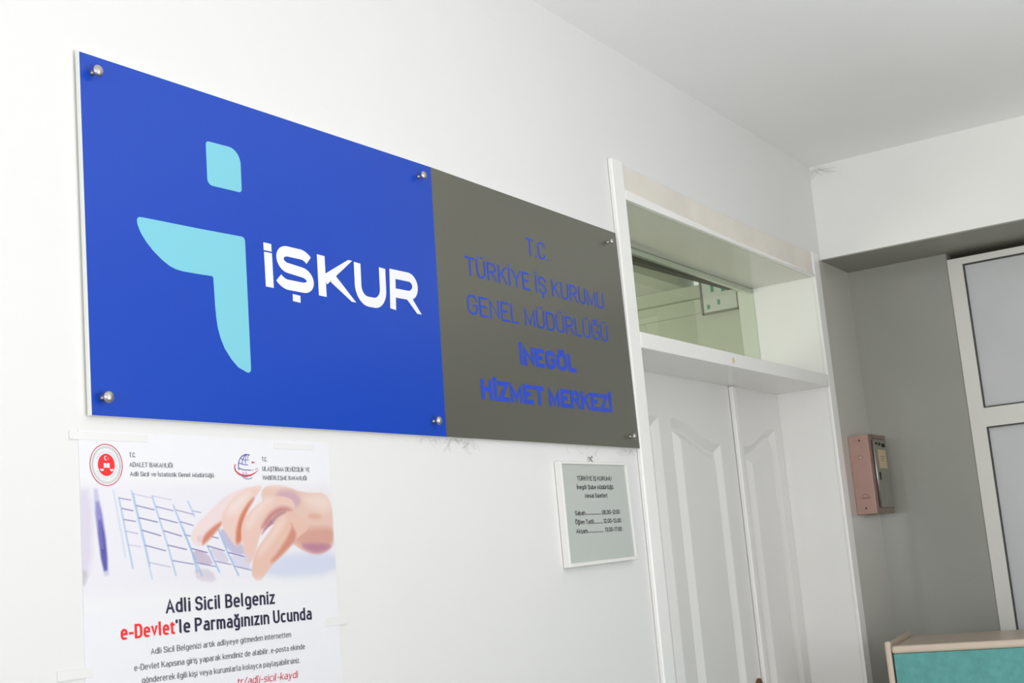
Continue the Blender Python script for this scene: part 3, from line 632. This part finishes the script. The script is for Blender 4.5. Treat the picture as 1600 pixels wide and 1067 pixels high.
b.flat([(.0292, 1.7279), (.0316, 1.7286), (.0337, 1.7282), (.0337, 1.7220), (.0316, 1.7226), (.0292, 1.7222)], Y2)
for cx in (.0212, .0370):
    b.flat([(cx - .0034, 1.7208), (cx + .0034, 1.7208), (cx + .0022, 1.7186), (cx, 1.7179), (cx - .0022, 1.7186)], Y2)
obj('white_symbols', b, M_PAPER, em)
# globe emblem
b = MB(); gxc, gzc, gr = .2868, 1.7285, .0180
def arc(cx, cz, rx, rz, a0, a1, w, n=14): stroke(b, [(cx + rx * math.cos(math.radians(a0 + (a1 - a0) * k / n)), cz + rz * math.sin(math.radians(a0 + (a1 - a0) * k / n))) for k in range(n + 1)], w, YT)
arc(gxc, gzc, gr, gr, 70, 196, .0013); arc(gxc, gzc, gr, gr, 215, 300, .0009)
for r in (.0105, .0035): arc(gxc, gzc, r, gr * .96, 95, 165, .0012 if r > .005 else .0010); arc(gxc, gzc, r, gr * .96, 205, 250, .0008)
arc(gxc + .004, gzc, .0030, gr * .95, 88, 140, .0008)
for z, ww, x1 in ((.0110, .0009, .004), (.0042, .0011, .002), (-.0035, .0012, .008)):
    h = math.sqrt(gr * gr - z * z); stroke(b, [(gxc - h + .0005, gzc + z + .001), (gxc - h * .4, gzc + z - .0012), (gxc + x1, gzc + z - .0014)], ww, YT)
stroke(b, [(gxc + .010, gzc - .0045), (gxc + .013, gzc - .0042)], .00075, YT); stroke(b, [(gxc + .016, gzc - .0036), (gxc + .022, gzc - .0018)], .00075, YT)
ge = obj('globe_emblem', b, M_GLOBE, q); ge['label'] = 'indigo globe emblem with a red swoosh'
b = MB(); sw = [(-.0238, .0030), (-.0250, -.001), (-.0235, -.0058), (-.017, -.0100), (-.006, -.0122), (.006, -.0112), (.016, -.0078), (.0228, -.0040)]
lo = [(.0228, -.0046), (.016, -.0092), (.006, -.0136), (-.006, -.0148), (-.018, -.0122), (-.0255, -.0066), (-.0268, -.0005), (-.0250, .0035)]
b.flat([(gxc + x, gzc + z) for x, z in sw + lo], YT - .0002)
b.flat([(gxc + .009, gzc + .0085), (gxc + .0175, gzc + .0064), (gxc + .009, gzc + .0050), (gxc + .0105, gzc + .0066)], YT - .0002)
obj('red_swoosh', b, M_CRIM, ge)
b = MB()
line('small_lettering', M_GREYP, q, 'T.C.', .0676, .0783, 1.7371, .0064, .00068, YT)
line('small_lettering', M_GREYP, q, 'ADALET BAKANLIĞI', .0670, .1425, 1.7244, .0063, .00068, YT)
line('small_lettering', M_GREYP, q, 'Adli Sicil ve İstatistik Genel Müdürlüğü', .0675, .2191, 1.7121, .0062, .00068, YT)
line('small_lettering', M_GREYP, q, 'T.C.', .3185, .3292, 1.7371, .0066, .00068, YT)
line('small_lettering', M_GREYP, q, 'ULAŞTIRMA DENİZCİLİK VE', .3185, .4230, 1.7228, .0069, .00075, YT)
line('small_lettering', M_GREYP, q, 'HABERLEŞME BAKANLIĞI', .3187, .4149, 1.7097, .0065, .00075, YT)
line('small_lettering', M_GREYP, q, 'Adli Sicil Belgenizi artık adliyeye gitmeden internetten', .0918, .3604, 1.4799, .0080, .00085, YT, z1=1.4784)
line('small_lettering', M_GREYP, q, 'e-Devlet Kapısına giriş yaparak kendiniz de alabilir. e-posta ekinde', .0633, .3891, 1.4619, .0080, .00085, YT, z1=1.4583)
line('small_lettering', M_GREYP, q, 'göndererek ilgili kişi veya kurumlarla kolayca paylaşabilirsiniz.', .0753, .3773, 1.4451, .0080, .00085, YT, z1=1.4394)
b = MB()
line('headline', M_NAVY, q, 'Adli Sicil Belgeniz', .1203, .3299, 1.5303, .0192, .0029, YT, z1=1.5285)
line('headline', M_NAVY, q, "'le Parmağınızın Ucunda", .1365, .4081, 1.5025, .0185, .0029, YT, z1=1.4999)
b = MB(); text(b, 'e-Devlet', .0432, .1345, 1.5024, .0185, .0029, YT)
h2 = obj('headline', b, M_RED, q); h2['label'] = 'red word in the headline'
b = MB(); text(b, 'tr/adli-sicil-kaydi', .2450, .3695, 1.4220, .0105, .0011, YT, z1=1.4185, slant=.18)
obj('web_address', b, M_CRIM, q)
for (x0, x1, z0, z1) in ((-.028, .10, 1.758, 1.768), (.345, .435, 1.757, 1.766), (.437, .492, 1.487, 1.500), (-.055, -.003, 1.462, 1.474)):
    b = MB(); b.hexa([(x0, -.0018, z0), (x1, -.0018, z0), (x1, -.0004, z0), (x0, -.0004, z0)], [(x0, -.0018, z1), (x1, -.0018, z1), (x1, -.0004, z1), (x0, -.0004, z1)])
    tp = obj('tape', b, M_TAPE, q)

# ================================================================== opening-hours notice
n = root('framed_notice', (1.317, 0, 1.54))
tag(n, 'small white framed opening-hours notice hanging under the grey end of the sign', 'notice')
FO = [(1.1690, 1.7545), (1.4602, 1.7570), (1.4662, 1.5461), (1.1700, 1.5410)]
FI = [(1.1750, 1.7494), (1.4515, 1.7514), (1.4600, 1.5525), (1.1765, 1.5490)]
def rimbar(i):
    j = (i + 1) % 4; m = MB(); pts = [FO[i], FO[j], FI[j], FI[i]]; m.prism(pts, -.016, -.0008); return m
for i in range(4): obj('frame_bar', rimbar(i), M_FRAME, n, bevel=.0012)
b = MB(); b.prism([(p[0], p[1]) for p in FI], -.0125, -.002)
obj('notice_sheet', b, M_NOTICE, n)
b = MB(); YN = -.0127
SH = .0053                                                    # measured on a plane nearer the wall
def nl(t, x0, x1, z0, z1=None, cap=.0094, w=.0016): line('notice_lettering', M_BLACK, n, t, x0 - SH, x1 - SH, z0, cap, w, YN, z1=z1, gap=.10)
nl('TÜRKİYE İŞ KURUMU', 1.2413, 1.3917, 1.7160, 1.7173)
nl('İnegöl Şube Müdürlüğü', 1.2379, 1.3963, 1.6982, 1.6988)
nl('Mesai Saatleri', 1.2678, 1.3657, 1.6805, 1.6809)
nl('Sabah', 1.2202, 1.2627, 1.6447, 1.6450); nl('08.00-12:00', 1.3349, 1.4155, 1.6452, 1.6457)
nl('Öğlen Tatili', 1.2179, 1.2956, 1.6265); nl('12.00-13.00', 1.3373, 1.4165, 1.6270)
nl('Akşam', 1.2182, 1.2655, 1.6081); nl('13.00-17:00', 1.3400, 1.4168, 1.6088)
for x0, x1, z in ((1.2650, 1.3315, 1.6455), (1.2975, 1.3355, 1.6266), (1.2680, 1.3350, 1.6084)):
    k = int((x1 - x0) / .0036); b = MB()
    for i in range(k):
        xx = x0 + (x1 - x0) * i / k - SH; b.flat([(xx, z), (xx + .0021, z), (xx + .0021, z + .0021), (xx, z + .0021)], YN)
    obj('dot_leader', b, M_BLACK, n)
b = MB(); b.tube([(1.3060, -.008, 1.7555), (1.3125, -.006, 1.7655), (1.3190, -.008, 1.7555)], .0011, 8)
obj('hanging_loop', b, M_CHROME, n, smooth=True)
b = MB(); b.tube([(1.3125, .004, 1.7668), (1.3125, -.010, 1.7672)], .0011, 8); b.lathe_y(1.3125, 1.7672, [(.0011, -.0095), (.0028, -.0100), (.0024, -.0115), (.0002, -.0118)], 12)
tag(obj('nail', b, M_CHROME, smooth=True), 'small metal nail in the wall above the framed notice', 'nail')

# ================================================================== metal box on the grey wall
m = root('metal_wall_box', (3.145, 0, 1.622))
tag(m, 'pinkish-brown metal wall box with grey hinged front, right of the door', 'box')
b = MB(); b.box(3.065, 3.235, -.066, -.0004, 1.6235, 1.877)
obj('box_body', b, M_PINK, m, bevel=.0015)
b = MB(); b.box(3.066, 3.240, -.0705, -.0665, 1.622, 1.8785); b.box(3.10, 3.20, -.075, -.0705, 1.866, 1.8775)
obj('front_bezel', b, M_BROWN, m, bevel=.001)
b = MB(); b.box(3.090, 3.226, -.0755, -.0706, 1.641, 1.860)
fd = obj('front_door', b, M_GATE, m, bevel=.001); fd['label'] = 'grey hinged front'
b = MB(); b.tube([(3.085, -.0745, 1.6415), (3.085, -.0745, 1.8605)], .0035, 10)
obj('hinge_rod', b, M_CHROME, m, smooth=True)
b = MB(); b.box(3.121, 3.205, -.0762, -.0756, 1.768, 1.828)
lb = obj('paper_label', b, M_LABEL, fd)
b = MB()
for i, z in enumerate((1.806, 1.799, 1.792)): b.box(3.142, 3.19 - .008 * i, -.0764, -.0762, z, z + .0022)
obj('label_print', b, M_BROWN, lb)
b = MB(); b.lathe_y(3.115, 1.750, [(.006, -.0756), (.006, -.0775), (.0002, -.0776)], 16); b.box(3.110, 3.120, -.0772, -.0757, 1.730, 1.746)
obj('keyhole', b, M_HOLE, fd)
b = MB(); b.box(3.14, 3.155, -.0768, -.0756, 1.842, 1.852); b.box(3.17, 3.205, -.0768, -.0756, 1.838, 1.850); b.box(3.105, 3.125, -.0768, -.0756, 1.845, 1.852)
obj('vent_slot', b, M_HOLE, fd)
for (y, z) in ((-.037, 1.8605), (-.031, 1.6425)):
    b = MB(); b.add([(3.0644, y + .0028 * math.cos(a * math.pi / 8), z + .0028 * math.sin(a * math.pi / 8)) for a in range(16)], [tuple(range(16))])
    obj('screw_hole', b, M_HOLE, m)
for (y, z, r1) in ((-.0345, 1.806, .006), (-.0345, 1.681, .008)):
    b = MB(); pts = [(3.0644, y + r1 * 1.3 * math.cos(a * math.pi / 10), z + r1 * .8 * math.sin(a * math.pi / 10)) for a in range(21)]
    b.tube(pts, .0006, 5)
    if r1 > .007: b.tube([(3.0644, -.052, 1.677), (3.0644, -.047, 1.674), (3.0644, -.022, 1.674), (3.0644, -.019, 1.677)], .0006, 5)
    obj('knockout', b, M_BROWN, m)
    if r1 < .007:
        b = MB(); b.add([(3.0643, y + r1 * .75 * math.cos(a * math.pi / 8), z + r1 * .6 * math.sin(a * math.pi / 8)) for a in range(16)], [tuple(range(16))])
        obj('plug', b, M_LABEL, m)

# ================================================================== teal counter
A = Vector((2.528, -.205, 0)); dv = Vector((.1414, -.98995, 0)).normalized(); nv = Vector((.98995, .1414, 0)).normalized(); LN, DP = 1.30, .415
c = root('reception_counter', tuple(A)); tag(c, 'reception counter with teal fabric front and cream rails, near the bottom right corner', 'counter')
def obx(mb, u0, u1, v0, v1, z0, z1):
    P = lambda u, v, z: tuple(A + dv * u + nv * v + Vector((0, 0, z)))
    return mb.hexa([P(u0, v0, z0), P(u1, v0, z0), P(u1, v1, z0), P(u0, v1, z0)], [P(u0, v0, z1), P(u1, v0, z1), P(u1, v1, z1), P(u0, v1, z1)])
obj('front_post', obx(MB(), -.004, .012, -.004, .02, 0, 1.2635), M_RAIL, c, bevel=.006)
obj('end_post', obx(MB(), LN - .012, LN + .004, -.004, .02, 0, 1.2635), M_RAIL, c, bevel=.006)
obj('top_rail', obx(MB(), .0125, LN - .0125, -.003, .022, 1.2295, 1.2505), M_RAIL, c, bevel=.008)
obj('bottom_rail', obx(MB(), .0125, LN - .0125, -.002, .02, .04, .075), M_RAIL, c, bevel=.006)
obj('fabric_panel', obx(MB(), .017, LN - .017, .002, .016, .0755, 1.229), M_TEAL, c)
obj('shadow_gap', obx(MB(), .0125, .017, .004, .012, .0755, 1.229), M_DARK, c)
obj('shadow_gap', obx(MB(), LN - .017, LN - .0125, .004, .012, .0755, 1.229), M_DARK, c)
obj('ledge', obx(MB(), .0125, LN - .0125, .0225, DP, 1.222, 1.246), M_LEDGE, c, bevel=.003)
obj('side_panel', obx(MB(), -.003, .012, .0205, DP, .0, 1.2585), M_LEDGE, c, bevel=.003)
obj('side_panel', obx(MB(), LN - .012, LN + .003, .0205, DP, .0, 1.2585), M_LEDGE, c, bevel=.003)
